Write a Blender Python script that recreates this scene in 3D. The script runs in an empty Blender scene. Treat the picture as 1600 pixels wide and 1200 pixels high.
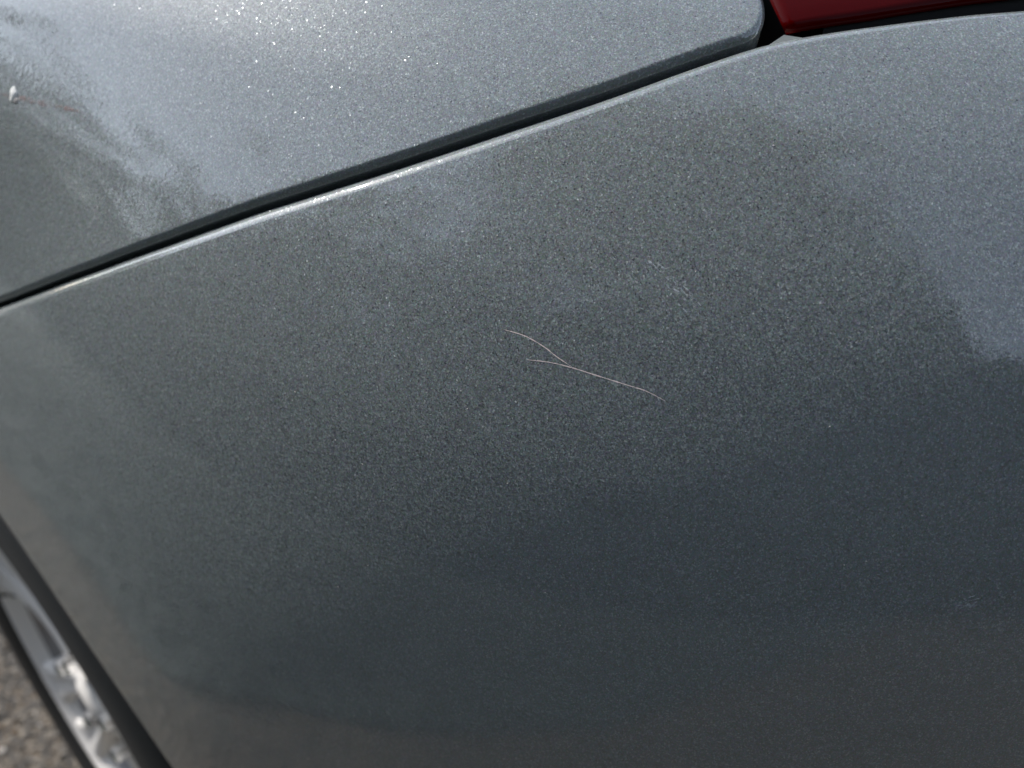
import bpy, math, random
import numpy as np
from mathutils import Vector, Matrix

random.seed(7)
rng = np.random.default_rng(7)
scene = bpy.context.scene
COL = scene.collection

# ------------------------------------------------------------------ camera
CAM = (-0.0503, 0.0, 1.0407)
R_ = Vector((0.65132543, -0.75629401, 0.06160003))
U_ = Vector((0.41005883, 0.41912412, 0.81005354))
F_ = Vector((0.63845669, 0.50234883, -0.58311123))
cd = bpy.data.cameras.new("camera")
cam = bpy.data.objects.new("camera", cd)
COL.objects.link(cam)
m = Matrix((R_, U_, -F_)).transposed().to_4x4()
m.translation = Vector(CAM)
cam.matrix_world = m
cd.sensor_width = 36.0
cd.lens = 25.875
cd.clip_start = 0.01
cd.clip_end = 2000.0
cd.dof.use_dof = True
cd.dof.focus_distance = 0.243
cd.dof.aperture_fstop = 7.2
scene.camera = cam

# ------------------------------------------------------------------ sky and sun
SUN = Vector((-0.11, 0.78, 0.62)).normalized()
elev = math.asin(SUN.z)
az = math.atan2(SUN.x, SUN.y)            # clockwise from +y
w = bpy.data.worlds.new("World")
scene.world = w
w.use_nodes = True
nt = w.node_tree
sky = nt.nodes.new("ShaderNodeTexSky")
sky.sky_type = 'NISHITA'
sky.sun_disc = False
sky.sun_elevation = elev
sky.sun_rotation = az
sky.air_density = 1.0
sky.dust_density = 0.6
nt.nodes["Background"].inputs[1].default_value = 0.15
hs = nt.nodes.new("ShaderNodeHueSaturation")          # a slightly hazy, paler sky
hs.inputs["Saturation"].default_value = 0.58
nt.links.new(sky.outputs[0], hs.inputs["Color"])
nt.links.new(hs.outputs[0], nt.nodes["Background"].inputs[0])
sl = bpy.data.lights.new("sun", 'SUN')
sl.energy = 2.0
sl.angle = math.radians(0.5)
sl.color = (1.0, 0.965, 0.93)
sun = bpy.data.objects.new("sun", sl)
COL.objects.link(sun)
sun.rotation_euler = SUN.to_track_quat('Z', 'Y').to_euler()
sun.location = SUN * 30

scene.view_settings.view_transform = 'Standard'
scene.view_settings.look = 'None'
scene.view_settings.exposure = 1.36
scene.view_settings.gamma = 1.0
scene.cycles.use_denoising = True
scene.cycles.max_bounces = 8
scene.cycles.sample_clamp_indirect = 4.0

# ------------------------------------------------------------------ helpers
def mesh_obj(name, verts, faces, mat, parent=None, smooth=True):
    me = bpy.data.meshes.new(name)
    v = np.asarray(verts, dtype=float)
    if parent is not None:
        root = parent
        off = np.zeros(3)
        while root is not None:
            off = off + np.array(root.location)
            root = root.parent
        v = v - off
    me.from_pydata(v.tolist(), [], [tuple(int(i) for i in f) for f in faces])
    if smooth:
        me.polygons.foreach_set("use_smooth", [True] * len(me.polygons))
    me.update()
    o = bpy.data.objects.new(name, me)
    COL.objects.link(o)
    if mat is not None:
        me.materials.append(mat)
    if parent is not None:
        o.parent = parent
    return o

def grid_faces(ni, nj, base=0, flip=False, close=False):
    fs = []
    for i in range(ni if close else ni - 1):
        i2 = (i + 1) % ni
        for j in range(nj - 1):
            f = (base + i * nj + j, base + i2 * nj + j, base + i2 * nj + j + 1, base + i * nj + j + 1)
            fs.append(f[::-1] if flip else f)
    return fs

class MB:
    def __init__(s):
        s.v = []; s.f = []
    def add(s, verts, faces):
        b = len(s.v)
        s.v += [tuple(map(float, p)) for p in verts]
        s.f += [tuple(int(i) + b for i in f) for f in faces]
    def grid(s, P, flip=False, close=False):
        P = np.asarray(P)
        s.add(P.reshape(-1, 3), grid_faces(P.shape[0], P.shape[1], 0, flip, close))
    def build(s, name, mat, parent=None, smooth=True):
        return mesh_obj(name, s.v, s.f, mat, parent, smooth)

def lathe(profile, centre, n=160, flip=False):
    """profile (x, r) turned about the x axis"""
    a = np.linspace(0, 2 * np.pi, n, endpoint=False)
    P = np.zeros((n, len(profile), 3))
    for k, (x, r) in enumerate(profile):
        P[:, k, 0] = centre[0] + x
        P[:, k, 1] = centre[1] + r * np.cos(a)
        P[:, k, 2] = centre[2] + r * np.sin(a)
    return P

# ------------------------------------------------------------------ materials
def new_mat(name):
    mt = bpy.data.materials.new(name)
    mt.use_nodes = True
    return mt, mt.node_tree, mt.node_tree.nodes["Principled BSDF"]

def simple(name, col, rough=0.5, metal=0.0, coat=0.0, bump=0.0, bscale=400.0, var=0.0):
    mt, t, b = new_mat(name)
    b.inputs["Base Color"].default_value = (*col, 1)
    b.inputs["Roughness"].default_value = rough
    b.inputs["Metallic"].default_value = metal
    b.inputs["Coat Weight"].default_value = coat
    if bump or var:
        tc = t.nodes.new("ShaderNodeTexCoord")
        n = t.nodes.new("ShaderNodeTexNoise")
        n.inputs["Scale"].default_value = bscale
        n.inputs["Detail"].default_value = 4
        t.links.new(tc.outputs["Object"], n.inputs["Vector"])
        if bump:
            bp = t.nodes.new("ShaderNodeBump")
            bp.inputs["Strength"].default_value = bump
            bp.inputs["Distance"].default_value = 0.001
            t.links.new(n.outputs["Fac"], bp.inputs["Height"])
            t.links.new(bp.outputs["Normal"], b.inputs["Normal"])
        if var:
            mx = t.nodes.new("ShaderNodeMix"); mx.data_type = 'RGBA'
            mx.inputs[6].default_value = (*[c * (1 - var) for c in col], 1)
            mx.inputs[7].default_value = (*[min(1, c * (1 + var)) for c in col], 1)
            t.links.new(n.outputs["Fac"], mx.inputs[0])
            t.links.new(mx.outputs[2], b.inputs["Base Color"])
    return mt

def car_paint():
    mt, t, b = new_mat("grey_metallic_paint")
    N = t.nodes; L = t.links
    tc = N.new("ShaderNodeTexCoord")
    geo = N.new("ShaderNodeNewGeometry")
    def vor(scale):
        v = N.new("ShaderNodeTexVoronoi"); v.feature = 'F1'
        v.inputs["Scale"].default_value = scale
        L.new(tc.outputs["Object"], v.inputs["Vector"])
        return v
    def vm(op, a, bb=None, sc=None):
        n = N.new("ShaderNodeVectorMath"); n.operation = op
        for k, x in enumerate((a, bb)):
            if x is None: continue
            if isinstance(x, tuple): n.inputs[k].default_value = x
            else: L.new(x, n.inputs[k])
        if sc is not None:
            if isinstance(sc, float): n.inputs["Scale"].default_value = sc
            else: L.new(sc, n.inputs["Scale"])
        return n.outputs[0]
    def ma(op, a, bb=None, c=None):
        n = N.new("ShaderNodeMath"); n.operation = op
        for k, x in enumerate((a, bb, c)):
            if x is None: continue
            if isinstance(x, (int, float)): n.inputs[k].default_value = x
            else: L.new(x, n.inputs[k])
        return n.outputs[0]
    fine = vor(3600.0)
    mid = vor(2100.0)
    # every flake lies at its own small tilt
    f1 = vm('SCALE', vm('SUBTRACT', fine.outputs["Color"], (0.5, 0.5, 0.5)), sc=0.13)
    sep0 = N.new("ShaderNodeSeparateColor"); L.new(mid.outputs["Color"], sep0.inputs[0])
    big = ma('MULTIPLY_ADD', ma('GREATER_THAN', ma('FRACT', ma('MULTIPLY', sep0.outputs[0], 37.0)), 0.90), 0.42, 0.13)
    f2 = vm('SCALE', vm('SUBTRACT', mid.outputs["Color"], (0.5, 0.5, 0.5)), sc=big)
    nrm = vm('NORMALIZE', vm('ADD', vm('ADD', geo.outputs["Normal"], f1), f2))
    sep = N.new("ShaderNodeSeparateColor"); L.new(mid.outputs["Color"], sep.inputs[0])
    sepf = N.new("ShaderNodeSeparateColor"); L.new(fine.outputs["Color"], sepf.inputs[0])
    # colour: dark grey with a slightly uneven, faintly tinted flake
    cr = N.new("ShaderNodeValToRGB")
    cr.color_ramp.interpolation = 'LINEAR'
    e = cr.color_ramp.elements
    e[0].position = 0.0; e[0].color = (0.170, 0.188, 0.182, 1)
    e[1].position = 1.0; e[1].color = (0.30, 0.33, 0.32, 1)
    k = e.new(0.55); k.color = (0.192, 0.212, 0.206, 1)
    k = e.new(0.85); k.color = (0.218, 0.240, 0.233, 1)
    L.new(ma('MULTIPLY_ADD', sepf.outputs[1], 0.5, ma('MULTIPLY', sep.outputs[2], 0.5)), cr.inputs[0])
    hue = N.new("ShaderNodeMix"); hue.data_type = 'RGBA'; hue.blend_type = 'MULTIPLY'
    hue.inputs[0].default_value = 0.22
    L.new(cr.outputs[0], hue.inputs[6]); L.new(mid.outputs["Color"], hue.inputs[7])
    # faint cloudy dust film
    nz = N.new("ShaderNodeTexNoise"); nz.inputs["Scale"].default_value = 14.0; nz.inputs["Detail"].default_value = 6.0
    L.new(tc.outputs["Object"], nz.inputs["Vector"])
    rare = ma('GREATER_THAN', ma('FRACT', ma('MULTIPLY', sep.outputs[1], 53.0)), 0.93)      # a few bare aluminium flakes
    L.new(ma('MULTIPLY_ADD', rare, 0.13, 0.02), b.inputs["Metallic"])
    L.new(ma('MULTIPLY_ADD', rare, -0.24, 0.50), b.inputs["Roughness"])
    al = N.new("ShaderNodeMix"); al.data_type = 'RGBA'
    L.new(rare, al.inputs[0]); L.new(hue.outputs[2], al.inputs[6]); al.inputs[7].default_value = (0.30, 0.32, 0.31, 1)
    L.new(al.outputs[2], b.inputs["Base Color"])
    L.new(nrm, b.inputs["Normal"])
    b.inputs["Specular IOR Level"].default_value = 0.06
    b.inputs["Coat Weight"].default_value = 1.0
    b.inputs["Coat IOR"].default_value = 1.65
    rr = N.new("ShaderNodeMapRange"); rr.inputs[1].default_value = 0.3; rr.inputs[2].default_value = 0.7
    rr.inputs[3].default_value = 0.02; rr.inputs[4].default_value = 0.06
    L.new(nz.outputs["Fac"], rr.inputs[0]); L.new(rr.outputs[0], b.inputs["Coat Roughness"])
    op = N.new("ShaderNodeTexNoise"); op.inputs["Scale"].default_value = 420.0; op.inputs["Detail"].default_value = 2.0
    L.new(tc.outputs["Object"], op.inputs["Vector"])
    bp = N.new("ShaderNodeBump"); bp.inputs["Strength"].default_value = 0.12; bp.inputs["Distance"].default_value = 0.0004
    L.new(op.outputs["Fac"], bp.inputs["Height"])
    L.new(bp.outputs["Normal"], b.inputs["Coat Normal"])
    return mt

def asphalt_mat():
    mt, t, b = new_mat("worn_asphalt")
    N = t.nodes; L = t.links
    tc = N.new("ShaderNodeTexCoord")
    v = N.new("ShaderNodeTexVoronoi"); v.inputs["Scale"].default_value = 130.0
    L.new(tc.outputs["Object"], v.inputs["Vector"])
    cr = N.new("ShaderNodeValToRGB")
    sp = N.new("ShaderNodeSeparateColor"); L.new(v.outputs["Color"], sp.inputs[0])
    L.new(sp.outputs[0], cr.inputs[0])
    e = cr.color_ramp.elements
    e[0].color = (0.035, 0.032, 0.029, 1); e[1].color = (0.20, 0.18, 0.155, 1)
    e[1].position = 0.97
    k = e.new(0.5); k.color = (0.075, 0.067, 0.058, 1)
    k = e.new(0.8); k.color = (0.12, 0.098, 0.075, 1)
    nz = N.new("ShaderNodeTexNoise"); nz.inputs["Scale"].default_value = 3.0; nz.inputs["Detail"].default_value = 8.0
    L.new(tc.outputs["Object"], nz.inputs["Vector"])
    mx = N.new("ShaderNodeMix"); mx.data_type = 'RGBA'; mx.blend_type = 'MULTIPLY'
    mx.inputs[0].default_value = 0.6
    L.new(cr.outputs[0], mx.inputs[6]); L.new(nz.outputs["Fac"], mx.inputs[7])
    bri = N.new("ShaderNodeMix"); bri.data_type = 'RGBA'; bri.blend_type = 'MULTIPLY'
    bri.inputs[0].default_value = 1.0; bri.inputs[7].default_value = (1.2, 1.12, 0.98, 1)
    L.new(mx.outputs[2], bri.inputs[6])
    L.new(bri.outputs[2], b.inputs["Base Color"])
    b.inputs["Roughness"].default_value = 0.8
    bp = N.new("ShaderNodeBump"); bp.inputs["Strength"].default_value = 0.8; bp.inputs["Distance"].default_value = 0.004
    bp.invert = True
    L.new(v.outputs["Distance"], bp.inputs["Height"])
    L.new(bp.outputs["Normal"], b.inputs["Normal"])
    return mt

PAINT = car_paint()
BLACK = simple("black_plastic", (0.012, 0.012, 0.012), 0.6)
VOID = simple("dark_underbody", (0.006, 0.006, 0.006), 0.9)
LINER = simple("arch_liner_plastic", (0.015, 0.015, 0.015), 0.85, bump=0.5, bscale=300)
RUBBER = simple("tyre_rubber", (0.016, 0.017, 0.018), 0.55, bump=0.4, bscale=700, var=0.3)
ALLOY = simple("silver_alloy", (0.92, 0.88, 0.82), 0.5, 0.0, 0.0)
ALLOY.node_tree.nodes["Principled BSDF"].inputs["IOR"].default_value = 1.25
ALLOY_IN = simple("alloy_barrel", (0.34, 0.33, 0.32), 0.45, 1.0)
CHROME = simple("bright_nut", (0.8, 0.8, 0.8), 0.15, 1.0)
DISC = simple("brake_disc_steel", (0.20, 0.17, 0.15), 0.5, 1.0)
LENS = simple("red_lens", (0.050, 0.0002, 0.0003), 0.06, 0.0, 0.0)
LENS.node_tree.nodes["Principled BSDF"].inputs["IOR"].default_value = 1.2
LENS.node_tree.nodes["Principled BSDF"].inputs["Specular IOR Level"].default_value = 0.3
SEALER = simple("beige_sealer", (0.72, 0.69, 0.58), 0.6)
SCRATCHM = simple("bare_scratch", (0.92, 0.70, 0.64), 0.6, var=0.2, bscale=900)
SPECKM = simple("chalky_white", (0.85, 0.84, 0.78), 0.7, bump=0.5, bscale=900)
SPECKD = simple("chalky_grey", (0.50, 0.46, 0.42), 0.7, bump=0.5, bscale=900)
ASPHALT = asphalt_mat()

def film(name, col, alpha):
    mt, t, b = new_mat(name)
    b.inputs["Base Color"].default_value = (*col, 1)
    b.inputs["Roughness"].default_value = 0.6
    tc = t.nodes.new("ShaderNodeTexCoord")
    n = t.nodes.new("ShaderNodeTexNoise"); n.inputs["Scale"].default_value = 500.0
    t.links.new(tc.outputs["Object"], n.inputs["Vector"])
    mr = t.nodes.new("ShaderNodeMapRange")
    mr.inputs[1].default_value = 0.4; mr.inputs[2].default_value = 0.7
    mr.inputs[3].default_value = 0.0; mr.inputs[4].default_value = alpha
    t.links.new(n.outputs["Fac"], mr.inputs[0])
    t.links.new(mr.outputs[0], b.inputs["Alpha"])
    return mt
SCUFFM = film("pale_scuff", (0.66, 0.70, 0.72), 0.7)
STREAKM = film("reddish_streak", (0.34, 0.17, 0.14), 0.5)

# ------------------------------------------------------------------ the setting: ground
gs = 60.0
ground = mesh_obj("ground", [(-gs, -gs, 0), (gs, -gs, 0), (gs, gs, 0), (-gs, gs, 0)], [(0, 1, 2, 3)], ASPHALT, smooth=False)
ground["kind"] = "structure"

LAWNM = simple("grass_blade", (0.072, 0.085, 0.076), 0.7, var=0.5, bscale=5.0)
def lawn_standin():  # grass added out of view to shape the dark lower reflection
    EY, EX = [-12, -0.34, 0.44, 0.74, 1.5, 6], [-5.0, -0.77, -0.53, -0.40, -0.40, -0.40]
    edge = lambda y: float(np.interp(y, EY, EX))
    mb = MB()
    k = len(EY)
    mb.add([(-12, y, 0.012) for y in EY] + [(x, y, 0.012) for x, y in zip(EX, EY)], [(i, k + i, k + i + 1, i + 1) for i in range(k - 1)])
    for i in range(26000):
        y = rng.uniform(-2.2, 3.2); x = edge(y) - abs(rng.normal()) * 0.8
        if x < -2.4: continue
        a = rng.uniform(0, 6.28); h = rng.uniform(0.02, 0.05); c, s_ = math.cos(a), math.sin(a)
        t = rng.normal(0, 0.015, 2)
        mb.add([(x - c * .003, y - s_ * .003, 0.011), (x + c * .003, y + s_ * .003, 0.011), (x + t[0], y + t[1], 0.012 + h)], [(0, 1, 2)])
    o = mb.build("lawn_standin", LAWNM, smooth=False)
    o["kind"] = "stuff"
    o["label"] = "unseen short grass added to shape the lower reflection in the paint"
lawn_standin()

# stones of the asphalt surface near the wheel
STONE = []
for cname, c in (("stone_grey", (0.088, 0.077, 0.063)), ("stone_dark", (0.038, 0.034, 0.029)), ("stone_tan", (0.15, 0.10, 0.055)), ("stone_pale", (0.32, 0.29, 0.25))):
    STONE.append(simple(cname, c, 0.7, var=0.35, bscale=250))
def stones():
    V = []; Fc = []; MI = []
    ico = [(0, 0, 1), (0.9, 0, 0.35), (0.28, 0.86, 0.35), (-0.72, 0.53, 0.35), (-0.72, -0.53, 0.35), (0.28, -0.86, 0.35),
           (0.9, 0.3, -0.4), (-0.1, 0.95, -0.4), (-0.95, 0, -0.4), (-0.1, -0.95, -0.4)]
    fac = [(0, 1, 2), (0, 2, 3), (0, 3, 4), (0, 4, 5), (0, 5, 1), (1, 6, 2), (2, 6, 7), (2, 7, 3), (3, 7, 8), (3, 8, 4), (4, 8, 9), (4, 9, 5), (5, 9, 6), (5, 6, 1)]
    ic = np.array(ico)
    n = 9000
    for i in range(n):
        x = rng.uniform(-0.42, 0.03); y = rng.uniform(0.1, 1.5)
        r = 0.0016 + 0.0034 * rng.random() ** 2.2
        a = rng.uniform(0, 6.28)
        p = ic * (1 + 0.25 * rng.standard_normal((10, 1))) * np.array([1, rng.uniform(0.6, 1), rng.uniform(0.45, 0.8)]) * r
        q = np.stack([p[:, 0] * math.cos(a) - p[:, 1] * math.sin(a) + x, p[:, 0] * math.sin(a) + p[:, 1] * math.cos(a) + y, p[:, 2] + r * 0.15], 1)
        b = len(V)
        V += q.tolist(); Fc += [tuple(k + b for k in f) for f in fac]
        MI += [int(rng.choice([0, 1, 2, 3], p=[0.45, 0.3, 0.18, 0.07]))] * len(fac)
    o = mesh_obj("asphalt_stones", V, Fc, None, smooth=False)
    for mm in STONE: o.data.materials.append(mm)
    o.data.polygons.foreach_set("material_index", MI)
    o["kind"] = "stuff"
    o["label"] = "coarse brown and grey stones set in the asphalt beside the wheel"
    return o
stones()

# ------------------------------------------------------------------ unseen foliage mass, added to darken what the paint mirrors
def hedge_standin():
    leaf = simple("hedge_standin_leaf", (0.080, 0.090, 0.082), 0.7, var=0.5, bscale=3.0)
    mb = MB()
    def height(y):
        return 0.45 + 3.95 / (1 + math.exp((y + 0.3) / 0.7)) + 2.2 / (1 + math.exp((y + 3.4) / 0.5)) + 2.4 * math.exp(-((y - 8.2) / 1.3) ** 2) + 0.12 * math.sin(y * 1.9) + 0.08 * math.sin(y * 4.7 + 1)
    ys = np.linspace(-6.8, 10.0, 120)
    prof = []
    for y in ys:
        h = height(y); ring = []
        for a in np.linspace(0, 1, 26):
            z = min(a * 2.6, 1) * h if a < 0.385 else h - max(0, (a - 0.615)) / 0.385 * h
            x = -2.55 if a < 0.385 else (-2.55 - (a - 0.385) / 0.23 * 1.1 if a < 0.615 else -3.65)
            ring.append((x + 0.10 * rng.standard_normal(), y + 0.08 * rng.standard_normal(), max(0.0, z + 0.08 * rng.standard_normal() * (z > 0.1))))
        prof.append(ring)
    P = np.array(prof)
    mb.grid(P)
    for end in (0, -1):
        c = P[end].mean(0); b = len(mb.v)
        mb.v += [tuple(p) for p in P[end]] + [tuple(c)]
        for i in range(25): mb.f.append((b + i, b + i + 1, b + 26))
    for i in range(26000):
        y = rng.uniform(-6.9, 10.1); h = height(y)
        if rng.random() < 0.8:
            p = np.array([-2.55 + 0.12 * rng.standard_normal(), y, rng.uniform(0.02, h + 0.1)])
        else:
            p = np.array([rng.uniform(-3.7, -2.5), y, h + 0.12 * rng.standard_normal()])
        d = rng.standard_normal((2, 3)); d /= np.linalg.norm(d, axis=1, keepdims=True)
        s = rng.uniform(0.03, 0.07)
        p[2] = max(p[2], s)
        mb.add([p - d[0] * s, p + d[1] * s * 0.4, p + d[0] * s, p - d[1] * s * 0.4], [(0, 1, 2, 3)])
    for i in range(30000):                                   # loose leaves added above the top to soften the reflection
        y = rng.uniform(-6.6, 0.5) if i < 7000 else (rng.uniform(-0.3, 3.2) if i < 14000 else rng.uniform(1.5, 13.0)); h = height(y)
        xp = rng.uniform(-3.5, -2.4)
        if i < 7000:
            zp = h + rng.exponential(1.25)
        else:                                               # tall loose growth that thins out upwards
            zp = 0.2 + min(5.5, 0.8 + math.hypot(2.7, y - 0.3) * (0.42 + 0.90 / (1 + math.exp((y - 1.9) / 0.6)))) * (1 - rng.random() ** (0.5 if y < 2.2 else 0.3))
        p = np.array([xp, y, zp])
        d = rng.standard_normal((2, 3)); d /= np.linalg.norm(d, axis=1, keepdims=True)
        s = rng.uniform(0.05, 0.11) if i < 7000 else rng.uniform(0.07, 0.16)
        p[2] = max(p[2], s)
        mb.add([p - d[0] * s, p + d[1] * s * 0.4, p + d[0] * s, p - d[1] * s * 0.4], [(0, 1, 2, 3)])
    # lower foliage behind the car, added to bound the reflected sky patch
    for (xa, xb) in ((-4.0, 4.5),):
        for i in range(9000):
            x = rng.uniform(xa, xb); h = 4.0 + 1.3 * min(1.0, max(0.0, -x - 1.2)) + 0.2 * math.sin(x * 2.1)
            p = np.array([x, -7.3 + 0.15 * rng.standard_normal(), rng.uniform(0.05, h)])
            d = rng.standard_normal((2, 3)); d /= np.linalg.norm(d, axis=1, keepdims=True)
            s = rng.uniform(0.05, 0.10)
            mb.add([p - d[0] * s, p + d[1] * s * 0.4, p + d[0] * s, p - d[1] * s * 0.4], [(0, 1, 2, 3)])
        xs = np.linspace(xa, xb, 30)
        Q = np.array([[(x, -7.4 - dy + 0.08 * rng.standard_normal(), z) for dy, z in ((0, 0), (0, 2.0), (0, 3.9 + 1.3 * min(1.0, max(0.0, -x - 1.2)) + 0.2 * math.sin(x * 2.1)), (0.8, 3.9), (0.8, 0))] for x in xs])
        mb.grid(Q)
    o = mb.build("hedge_standin", leaf, smooth=False)
    o["kind"] = "stuff"
    o["label"] = "tall unseen foliage mass added to darken the reflection in the grey bumper"
hedge_standin()

def tree_standin():  # unseen trunk and leaves, added for the dark edge in the bumper reflection
    t = bpy.data.objects.new("tree_standin", None); t.location = (-3.1, -2.4, 0); COL.objects.link(t)
    t["label"] = "leafy stand-in out of view, added to give the dark edge beside the blue reflection"
    t["category"] = "tree_standin"
    bark = simple("bark", (0.10, 0.08, 0.06), 0.9, bump=1.0, bscale=30, var=0.4)
    leaf = simple("tree_standin_leaf", (0.050, 0.058, 0.051), 0.6, var=0.5, bscale=2.0)
    mb = MB()
    def limb(a, b, r0, r1, n=8, sag=0.0):
        a = np.array(a, float); b = np.array(b, float); P = np.zeros((9, n, 3))
        for i, q in enumerate(np.linspace(0, 1, 9)):
            c = a + (b - a) * q + np.array([0, 0, sag * math.sin(math.pi * q)]); r = r0 + (r1 - r0) * q
            for k in range(n):
                an = 2 * math.pi * k / n
                P[i, k] = c + r * np.array([math.cos(an), math.sin(an), 0.25 * math.sin(an)])
        mb.grid(np.concatenate([P, P[:, :1]], 1))
    cc = np.array([-2.1, -1.0, 5.3]); rad = np.array([1.75, 2.1, 2.0])
    limb((-3.1, -2.4, 0), (-2.7, -1.8, 3.6), 0.17, 0.11)
    for k in range(9):
        d = rng.standard_normal(3); d /= np.linalg.norm(d)
        limb((-2.7 + 0.05 * k * 0.3, -1.8 + 0.05 * k * 0.3, 3.2 + 0.05 * k), cc + rad * d * 0.75, 0.07, 0.012, sag=0.15)
    mb.build("trunk", bark, t)
    mb = MB()
    cl = []
    for k in range(120):
        d = rng.standard_normal(3); d /= np.linalg.norm(d)
        cl.append(cc + rad * d * rng.uniform(0.25, 1.0))
    for i in range(26000):
        p = cl[rng.integers(120)] + rng.standard_normal(3) * 0.22
        d = rng.standard_normal((2, 3)); d /= np.linalg.norm(d, axis=1, keepdims=True)
        q = rng.uniform(0.04, 0.085)
        mb.add([p - d[0] * q, p + d[1] * q * 0.45, p + d[0] * q, p - d[1] * q * 0.45], [(0, 1, 2, 3)])
    mb.build("crown", leaf, t, smooth=False)
tree_standin()

# ------------------------------------------------------------------ the car body surface
YC, ZC, RT, RARCH = 0.556, 0.323, 0.323, 0.352
car = bpy.data.objects.new("car", None)
car.location = (0.45, 0.40, 0.0)
car.empty_display_size = 0.2
COL.objects.link(car)
car["label"] = "grey metallic car, its rear corner with scratched bumper, red tail light and silver wheel"
car["category"] = "car"

ll = np.linspace(0, 2.5, 5001)
_psi = np.interp(ll, [0, .9, 1.25, 1.45, 1.7, 2.0, 2.25, 2.5], np.radians([0, 0, 2, 17, 38, 58, 72, 86]))
PSI = np.convolve(np.pad(_psi, 150, mode='edge'), np.ones(301) / 301, 'valid')
_h = ll[1] - ll[0]
_dx, _dy = np.sin(PSI), -np.cos(PSI)
PX = np.concatenate([[0], np.cumsum((_dx[1:] + _dx[:-1]) / 2 * _h)])
PY = 1.6 + np.concatenate([[0], np.cumsum((_dy[1:] + _dy[:-1]) / 2 * _h)])
PX -= PX[np.argmin(abs(PY - .556))] + 0.0045
ZZ = np.linspace(.1, 1.2, 2201)
_o = np.interp(ZZ, [.1, .55, .65, .75, .8, .85, .9, .95, 1.0, 1.03, 1.05, 1.065, 1.07, 1.2],
               [0, 0, .004, .014, .023, .036, .056, .086, .132, .185, .27, .45, .8, 3.0])
OZ = np.convolve(np.pad(_o, 60, mode='reflect', reflect_type='odd'), np.ones(121) / 121, 'valid')

def S(l, z, off=0.0):
    l = np.asarray(l, float); z = np.asarray(z, float)
    ps = np.interp(l, ll, PSI); ox = np.interp(z, ZZ, OZ) + off
    return np.stack([np.interp(l, ll, PX) + np.cos(ps) * ox, np.interp(l, ll, PY) + np.sin(ps) * ox, z * np.ones_like(ps)], -1)
def SQ(l, z, off=0.0):
    d = np.maximum(0.0, np.asarray(z, float) - seam_z(l)); d1 = np.minimum(d, 0.12)
    return S(l, z, off + Q_A * d1 - Q_B * d1 ** 2 + (Q_A - 2 * Q_B * 0.12) * (d - d1))
Q_A, Q_B = 0.03, 1.2              # the quarter panel is flatter than the bumper below it
def Nrm(l, z, e=.004, S=S):
    l = np.asarray(l, float); z = np.asarray(z, float)
    a = S(l + e, z) - S(l - e, z); b = S(l, z + e) - S(l, z - e)
    n = np.cross(a, b)
    return n / np.linalg.norm(n, axis=-1, keepdims=True)

# seam (upper edge of the bumper cover) as z over l
SEAM = np.array([(0.93, 0.690), (0.98, 0.717), (1.06, 0.762), (1.1747, 0.8236), (1.207, 0.8403), (1.2686, 0.8724), (1.3133, 0.8947), (1.3497, 0.9119), (1.3808, 0.9262), (1.4152, 0.9403), (1.4583, 0.9572), (1.4814, 0.966), (1.504, 0.9741), (1.537, 0.986), (1.5525, 0.9911), (1.568, 0.9958), (1.5811, 0.9987), (1.6014, 1.0021), (1.6273, 1.0057), (1.6542, 1.0089), (1.6727, 1.0105), (1.7008, 1.0132), (1.80, 1.018), (2.0, 1.023), (2.3, 1.025)])
_lf = np.linspace(.93, 2.3, 2741)
_zf = np.interp(_lf, SEAM[:, 0], SEAM[:, 1])
_k = np.hanning(61); _k /= _k.sum()
_zf = np.convolve(np.pad(_zf, 30, mode='reflect', reflect_type='odd'), _k, 'valid')
def seam_z(l):
    return np.interp(l, _lf, _zf)

def offset_lz(l, z, d):
    """move the curve (l,z) by d metres across itself, in the surface, to its upper side"""
    l = np.asarray(l, float); z = np.asarray(z, float)
    P = S(l, z); n = Nrm(l, z)
    T = np.gradient(P, axis=0); T /= np.linalg.norm(T, axis=1, keepdims=True)
    W = np.cross(n, T)
    W *= np.sign(W[:, 2])[:, None]
    e = 1e-3
    Sl = (S(l + e, z) - S(l - e, z)) / (2 * e); Sz = (S(l, z + e) - S(l, z - e)) / (2 * e)
    out = np.zeros((len(l), 2))
    for i in range(len(l)):
        J = np.stack([Sl[i], Sz[i]], 1)
        out[i] = np.linalg.lstsq(J, W[i] * d, rcond=None)[0]
    return l + out[:, 0], z + out[:, 1]

def resample(pl, n, dens=None):
    pl = np.asarray(pl, float)
    d = np.concatenate([[0], np.cumsum(np.linalg.norm(np.diff(pl, axis=0), axis=1))])
    t = np.linspace(0, d[-1], n)
    return np.stack([np.interp(t, d, pl[:, k]) for k in range(pl.shape[1])], 1)

def rolled(P, inner, nn, r, lip, steps=8, turn=90, last=1):
    """rows that roll a boundary P (whose neighbour row is inner, outward normal nn) under by radius r and run on as a lip"""
    T = P - inner
    tang = np.gradient(P, axis=0); tang /= np.linalg.norm(tang, axis=1, keepdims=True) + 1e-12
    T -= (T * tang).sum(1)[:, None] * tang
    T -= (T * nn).sum(1)[:, None] * nn
    T /= np.linalg.norm(T, axis=1, keepdims=True) + 1e-12
    rows = []
    u = v = 0.0; a0 = 0.0
    prof = r if isinstance(r, (list, tuple)) else [(turn, r)]
    for a1, rad in prof:
        ns = max(2, int((a1 - a0) / 7))
        for k in range(1, ns + 1):
            b0 = math.radians(a0 + (a1 - a0) * (k - 1) / ns); b1 = math.radians(a0 + (a1 - a0) * k / ns)
            u += rad * (math.sin(b1) - math.sin(b0)); v += rad * (math.cos(b0) - math.cos(b1))
            rows.append(P + T * u - nn * v)
        a0 = a1
    rows.append(rows[-1] + T * 0.0 - nn * lip)
    return rows

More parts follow.
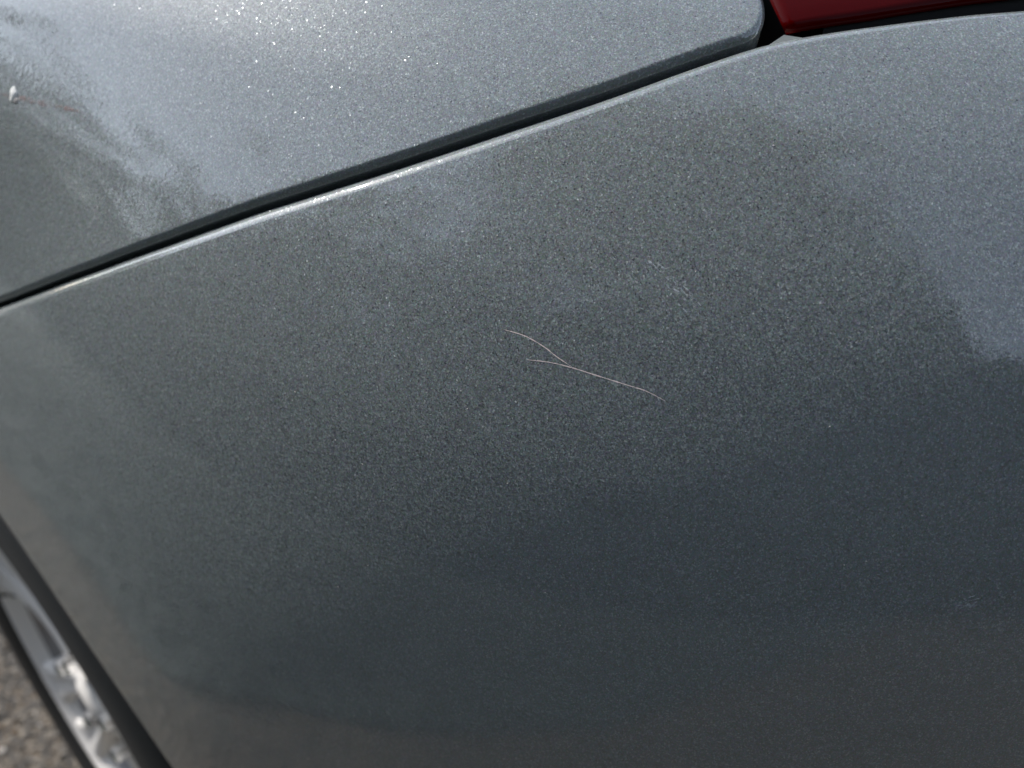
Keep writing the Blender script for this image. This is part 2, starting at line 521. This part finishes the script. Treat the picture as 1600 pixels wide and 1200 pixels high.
def patch(A, B, nj, rA, rB, lipA, lipB, power=1.0, S=S):
    """surface between the (l,z) curves A and B with both edges rolled under"""
    tj = np.linspace(0, 1, nj) ** power
    G = A[:, None, :] * (1 - tj)[None, :, None] + B[:, None, :] * tj[None, :, None]
    P = S(G[..., 0], G[..., 1])
    rows = [P[:, j] for j in range(nj)]
    if rA:
        ra = rolled(P[:, 0], P[:, 1], Nrm(A[:, 0], A[:, 1], S=S), rA, lipA)
        rows = ra[::-1] + rows
    if rB:
        rb = rolled(P[:, -1], P[:, -2], Nrm(B[:, 0], B[:, 1], S=S), rB, lipB)
        rows = rows + rb
    return np.stack(rows, 1)

def y_to_l(y):
    return np.interp(-np.asarray(y), -PY, ll)

# --- bumper cover
GAP, R_Q = 0.0020, 0.0028
QEDGE = [(25, 0.0021), (60, 0.0040), (90, 0.0010)]
EDGE = [(12, 0.002), (56, 0.0072), (90, 0.0010)]     # soft bevel along the upper edge of the bumper
E_IN, E_OUT = 0.0030, 0.0022
th = np.radians(np.linspace(72.0, 194.0, 160))
arc = np.stack([y_to_l(YC + RARCH * np.cos(th)), ZC + 0.012 + RARCH * np.sin(th)], 1)
bot = np.stack([np.linspace(arc[-1, 0], 2.3, 60)[1:], np.full(59, arc[-1, 1])], 1)
A = np.concatenate([resample(arc, 170), resample(bot, 110)])
lb = np.concatenate([np.linspace(.935, 1.72, 200), np.linspace(1.72, 2.3, 81)[1:]])
B = np.stack(offset_lz(lb, seam_z(lb), -E_IN), 1)
mb = MB()
mb.grid(patch(A, B, 120, 0.004, EDGE, 0.022, 0.014))
bumper = mb.build("bumper_cover", PAINT, car)

# --- quarter panel: the seam side sits one gap above the bumper edge
D = E_OUT + GAP + R_Q
lq = np.linspace(.935, 1.564, 220)
ql, qz = offset_lz(lq, seam_z(lq), D)
# rounded lower rear corner, then up along the tail light
c0 = np.array([ql[-1], qz[-1]]); t0 = c0 - np.array([ql[-6], qz[-6]]); t0 /= np.linalg.norm(t0)
up_dir = np.array([-0.55, 1.0]); up_dir /= np.linalg.norm(up_dir)
c1 = c0 + t0 * 0.008; c2 = c1 + up_dir * 0.007
tt = np.linspace(0, 1, 16)[1:, None]
corner = c0 * (1 - tt) ** 2 + 2 * c1 * tt * (1 - tt) + c2 * tt ** 2
side_top = c2 + up_dir * ((1.045 - c2[1]) / up_dir[1])
side = c2 + (side_top - c2) * np.linspace(0, 1, 40)[1:, None]
th2 = np.radians(np.linspace(-14.0, 72.0, 90))
arcf = np.stack([y_to_l(YC + RARCH * np.cos(th2)), ZC + 0.012 + RARCH * np.sin(th2)], 1)
A = np.concatenate([resample(arcf, 80), np.stack([ql, qz], 1)[1:], corner, side])
lfront = y_to_l(1.28)
nA = len(A)
Btop = np.concatenate([resample([(lfront, arcf[0, 1]), (lfront, 1.045)], 60), resample([(lfront, 1.045), (side_top[0] - 0.02, 1.045)], nA - 60 - 53)[1:],
                       np.linspace((side_top[0] - 0.02, 1.045), side_top - np.array([0.0004, 0.0]), 55)[1:]])
Btop = Btop[:nA] if len(Btop) >= nA else np.concatenate([Btop, np.repeat(Btop[-1:], nA - len(Btop), 0)])
mb = MB()
mb.grid(patch(A, Btop, 90, QEDGE, 0, 0.012, 0, power=1.25, S=SQ))
quarter = mb.build("quarter_panel", PAINT, car)

# --- flat deck and inner body that close the shell
mb = MB()
le = np.concatenate([np.linspace(lfront, side_top[0], 60), np.linspace(side_top[0], 2.3, 30)[1:]])
E = SQ(le, np.full_like(le, 1.045))
mb.grid(np.stack([E, np.stack([np.full(len(le), 1.25), E[:, 1] + 0.25 * (1.25 - E[:, 0]) * 0, np.full(len(le), 1.052)], 1)], 1))
mb.build("trunk_lid", PAINT, car)
mb = MB()
li = np.linspace(0.32, 2.3, 140)
zi = np.linspace(0.70, 1.04, 40)
Lg, Zg = np.meshgrid(li, zi, indexing='ij')
mb.grid(S(Lg, Zg, 0.024) - np.array([0, 0, 0.0]))
li = np.linspace(1.45, 2.3, 60); zi = np.linspace(0.26, 0.70, 10)
Lg, Zg = np.meshgrid(li, zi, indexing='ij')
mb.grid(S(Lg, Zg, 0.024))
mb.build("inner_body", VOID, car)

# --- tail light
lt = np.linspace(1.580, 2.2, 130)
n_out = Nrm(lt, seam_z(lt))
nh = np.stack([-np.cos(np.interp(lt, ll, PSI)), -np.sin(np.interp(lt, ll, PSI)), 0 * lt], 1)
Pb = S(*offset_lz(lt, seam_z(lt), 0.0030))
rows = []
for dz, dn in ((0.0, -0.02), (0.0, -0.002), (0.0004, -0.0006), (0.0012, 0.0), (0.003, -0.0002), (0.0045, -0.0018), (0.008, -0.0065), (0.02, -0.025), (0.030, -0.045)):
    rows.append(Pb - nh * 0.0030 + nh * dn + np.array([0, 0, 1.0]) * (dz - 0.0020 + 0.030 * np.clip(lt - 1.61, 0, 0.1))[:, None])
G = np.stack(rows, 1)
# slant the front end so that it runs beside the quarter panel corner
tng = np.gradient(Pb, axis=0); tng /= np.linalg.norm(tng, axis=1, keepdims=True)
wfront = np.clip(1 - (lt - lt[0]) / 0.05, 0, 1)
for j, (dz, dn) in enumerate(((0, 0.0), (0, 0.0), (0.0004, 0), (0.0012, 0.0), (0.003, 0.0), (0.0045, 0), (0.008, 0), (0.02, 0), (0.030, 0))):
    G[:, j] -= tng * (wfront * max(0, dz) * 0.75)[:, None]
front = [G[0] + (nh[0] * -0.02 - tng[0] * -0.002) * s for s in (1.0, 0.4, 0.12)]
G = np.concatenate([np.stack(front), G], 0)
mb = MB(); mb.grid(G)
tail = mb.build("tail_light", LENS, car)
mb = MB()
Hh = np.stack([Pb - nh * 0.002 + np.array([0, 0, -0.012]), Pb - nh * 0.0040 + np.array([0, 0, -0.003]), Pb - nh * 0.0048 + np.array([0, 0, 0.0005]), Pb - nh * 0.03 + np.array([0, 0, 0.0005])], 1)[3:]
mb.grid(Hh)
mb.build("housing", VOID, tail)

# --- little beige tab of sealer where the three panels meet
tabl = [(1.570, 0.0012), (1.5775, 0.0046), (1.588, 0.0012), (1.5775, 0.0008)]
tv = []
for l_, d_ in tabl:
    P0 = S(l_, seam_z(l_)) + np.array([0.0005, 0.0004, -0.0018]); n0 = Nrm(np.array(l_), seam_z(l_))
    tv.append(P0 + np.array([0, 0, 1.0]) * d_ * 0.75 - np.array([-0.8, -0.6, 0]) * d_ * 0.4 - n0 * 0.001)
tv = np.array(tv); tb = tv + np.array([0.004, 0.003, -0.004])
mb = MB(); mb.add(np.concatenate([tv, tb]), [(0, 2, 1), (0, 3, 2), (0, 1, 5, 4), (1, 2, 6, 5), (2, 3, 7, 6), (3, 0, 4, 7)])
mb.build("sealer_tab", SEALER, car, smooth=False)

# --- marks in the paint
def ribbon(pts, w0, lift, mb, taper=True, n=60, S=S):
    q = resample(pts, n)
    P = S(q[:, 0], q[:, 1]); nn = Nrm(q[:, 0], q[:, 1], S=S)
    T = np.gradient(P, axis=0); T /= np.linalg.norm(T, axis=1, keepdims=True)
    X = np.cross(nn, T)
    s = np.linspace(0, 1, n)
    ww = w0 * (0.35 + 0.65 * np.minimum(1, 6 * np.minimum(s, 1 - s))) if taper else np.full(n, w0)
    ww = ww * (0.45 + 0.9 * rng.random(n))
    a = P - X * ww[:, None] / 2; b = P + X * ww[:, None] / 2; c = P + nn * lift
    mb.grid(np.stack([a, c, b], 1))
def spline(pts, n=40):
    p = np.asarray(pts, float); t = np.arange(len(p)); out = []
    for s in np.linspace(0, len(p) - 1, n):
        i = min(int(s), len(p) - 2); f = s - i
        p0, p1, p2, p3 = p[max(i - 1, 0)], p[i], p[i + 1], p[min(i + 2, len(p) - 1)]
        out.append(0.5 * (2 * p1 + (p2 - p0) * f + (2 * p0 - 5 * p1 + 4 * p2 - p3) * f * f + (3 * p1 - p0 - 3 * p2 + p3) * f ** 3))
    return np.array(out)
for pts, lab in (([(1.4975, .9134), (1.5058, .913), (1.5135, .9112), (1.5189, .9092), (1.5248, .9074)], "short curved scratch joining the longer one"),
                 ([(1.5083, .9064), (1.517, .9072), (1.5253, .9071), (1.5336, .9065), (1.5453, .9056), (1.5522, .9050), (1.5593, .9033)], "long fine pale scratch across the bumper")):
    mb = MB(); ribbon(spline(pts), 0.00030, 0.00002, mb)
    o = mb.build("scratch", SCRATCHM, bumper); o["label"] = lab
mb = MB()
for i in range(16):
    t = rng.random(); l0 = 1.541 + 0.021 * t + rng.normal() * 0.002; z0 = 0.9398 - 0.008 * t + rng.normal() * 0.0015
    ln = rng.uniform(0.002, 0.006)
    ribbon([(l0, z0), (l0 + ln * 0.5, z0 - ln * 0.22), (l0 + ln, z0 - ln * 0.5)], rng.uniform(0.0003, 0.0007), 0.00006, mb, n=10)
mb.build("scuff_mark", SCUFFM, bumper)
mb = MB()
for i in range(10):
    l0 = 1.667 + rng.uniform(0, 0.005); z0 = 0.8555 + rng.normal() * 0.0012
    ln = rng.uniform(0.002, 0.005)
    ribbon([(l0, z0), (l0 + ln, z0 + ln * 0.45)], rng.uniform(0.0002, 0.0004), 0.00005, mb, n=8)
mb.build("scuff_mark", SCUFFM, bumper)
mb = MB()
for i in range(260):
    l0 = rng.uniform(1.2, 1.72); z0 = rng.uniform(0.68, 0.99)
    if z0 > seam_z(l0) - 0.008: continue
    p = S(l0, z0); n0 = Nrm(l0, z0); e1 = np.cross(n0, [0, 0, 1.0]); e1 /= np.linalg.norm(e1); e2 = np.cross(n0, e1)
    r0 = 0.00012 + 0.00022 * rng.random() ** 3
    mb.add([p + r0 * (math.cos(q) * e1 + math.sin(q) * e2 * rng.uniform(0.6, 1)) for q in (0, 1.26, 2.51, 3.77, 5.03)] + [p + n0 * r0 * 0.6], [(0, 1, 5), (1, 2, 5), (2, 3, 5), (3, 4, 5), (4, 0, 5)])
o = mb.build("dust", SPECKD, bumper); o["kind"] = "stuff"
mb = MB(); ribbon([(1.1957, .9362), (1.2112, .9373), (1.2362, .9388), (1.26, .9402)], 0.0024, 0.0002, mb, S=SQ)  # thin, patchy reddish ribbon on the quarter panel
o = mb.build("faint_streak", STREAKM, quarter); o["label"] = "faint reddish streak behind the white speck"

def blob(name, l, z, r, mat, parent, sq=0.5):
    P0 = SQ(l, z); n0 = Nrm(l, z, S=SQ)
    nv = Vector(n0); q = nv.to_track_quat('Z', 'Y').to_matrix()
    V = []; na, nb = 14, 8
    for i in range(na):
        for j in range(nb):
            a = 2 * math.pi * i / na; b = math.pi / 2 * j / (nb - 1)
            k = 1 + 0.16 * math.sin(3 * a + 1) + 0.1 * math.sin(5 * a)
            p = Vector((r[0] * k * math.cos(a) * math.cos(b), r[1] * k * math.sin(a) * math.cos(b), r[2] * math.sin(b) - 0.0002))
            V.append(np.array(P0) + np.array(q @ p))
    mb = MB(); mb.grid(np.array(V).reshape(na, nb, 3), close=True)
    return mb.build(name, mat, parent)
sp = bpy.data.objects.new("dropping", None); sp.location = tuple(SQ(1.2077, .9368)); COL.objects.link(sp)
sp["label"] = "small white dropping stuck on the grey panel above the seam"
sp["category"] = "dropping"
blob("white_speck", 1.2065, .9378, (0.0026, 0.0036, 0.0012), SPECKM, sp)
blob("grey_speck", 1.2089, .9361, (0.0022, 0.0019, 0.0007), SPECKD, sp)

# ------------------------------------------------------------------ wheel
wheel = bpy.data.objects.new("wheel", None)
wheel.parent = car
wheel.location = (0.0 - 0.45, YC - 0.40, ZC)
COL.objects.link(wheel)
wheel.rotation_euler = (0, math.radians(1.8), 0)      # slight camber
wc = (0.0, YC, ZC)
prof = [(0.20, 0.215), (0.20, 0.25), (0.195, 0.29), (0.185, 0.312), (0.170, 0.321), (0.10, 0.3235), (0.03, 0.321), (0.014, 0.314),
        (0.004, 0.303), (-0.002, 0.285), (-0.004, 0.262), (-0.003, 0.240), (0.002, 0.222), (0.007, 0.212), (0.013, 0.207)]
mb = MB(); mb.grid(lathe(prof, wc, 200)); mb.build("tyre", RUBBER, wheel)
prof = [(0.017, 0.2135), (0.0075, 0.2125), (0.006, 0.2095), (0.0075, 0.2065), (0.012, 0.2030), (0.016, 0.197), (0.022, 0.190)]
mb = MB(); mb.grid(lathe(prof, wc, 200)); mb.build("rim", ALLOY, wheel)
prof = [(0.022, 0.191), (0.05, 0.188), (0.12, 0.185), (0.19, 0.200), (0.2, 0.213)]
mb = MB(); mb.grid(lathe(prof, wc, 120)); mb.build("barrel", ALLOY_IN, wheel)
mb = MB(); mb.grid(lathe([(0.075, 0.02), (0.075, 0.145), (0.082, 0.150), (0.10, 0.150)], wc, 96)); mb.build("brake_disc", DISC, wheel)
mb = MB(); mb.grid(lathe([(0.10, 0.01), (0.10, 0.20)], wc, 64)); mb.build("back_plate", VOID, wheel)
prof = [(0.012, 0.0), (0.0125, 0.026), (0.016, 0.030), (0.016, 0.034), (0.022, 0.040), (0.024, 0.072), (0.034, 0.080), (0.07, 0.082)]
mb = MB(); mb.grid(lathe(prof, wc, 80)); mb.build("hub", ALLOY, wheel)
for k in range(10):
    a0 = 2 * math.pi * (k // 2 + 0.30) / 5 + (0.20 if k % 2 else -0.20)
    mb = MB()
    st = []
    for s in np.linspace(0, 1, 14):
        r = 0.060 + s * 0.139
        hw = 0.012 + 0.013 * s ** 2 + 0.006 * max(0, s - 0.8) * 5
        x0 = 0.020 - 0.010 * s + 0.006 * math.sin(math.pi * s)
        ring = []
        for (u, dx) in ((-1.0, 0.026), (-1.0, 0.006), (-0.86, 0.0015), (-0.55, 0.0), (-0.15, 0.003), (0.15, 0.003), (0.55, 0.0), (0.86, 0.0015), (1.0, 0.006), (1.0, 0.026)):
            t_ = u * hw
            ring.append((x0 + dx, YC + r * math.cos(a0) - t_ * math.sin(a0), ZC + r * math.sin(a0) + t_ * math.cos(a0)))
        st.append(ring)
    mb.grid(np.array(st))
    mb.build("spoke", ALLOY, wheel)
for k in range(5):
    a0 = 2 * math.pi * (k + 0.1) / 5
    mb = MB()
    c = (0.0, YC + 0.056 * math.cos(a0), ZC + 0.056 * math.sin(a0))
    mb.grid(lathe([(0.006, 0.0), (0.0065, 0.006), (0.009, 0.0095), (0.026, 0.0095)], c, 6)); mb.build("lug_nut", CHROME, wheel, smooth=False)

# arch liner
mb = MB()
an = np.radians(np.linspace(-12, 196, 90))
P = np.zeros((90, 5, 3))
for j, (x, r) in enumerate(((0.022, 0.374), (0.05, 0.382), (0.16, 0.384), (0.27, 0.38), (0.30, 0.10))):
    P[:, j, 0] = x; P[:, j, 1] = YC + r * np.cos(an); P[:, j, 2] = ZC + 0.012 + r * np.sin(an)
# follow the body inward where it turns towards the rear
mb.grid(P)
mb.build("wheel_arch_liner", LINER, car)
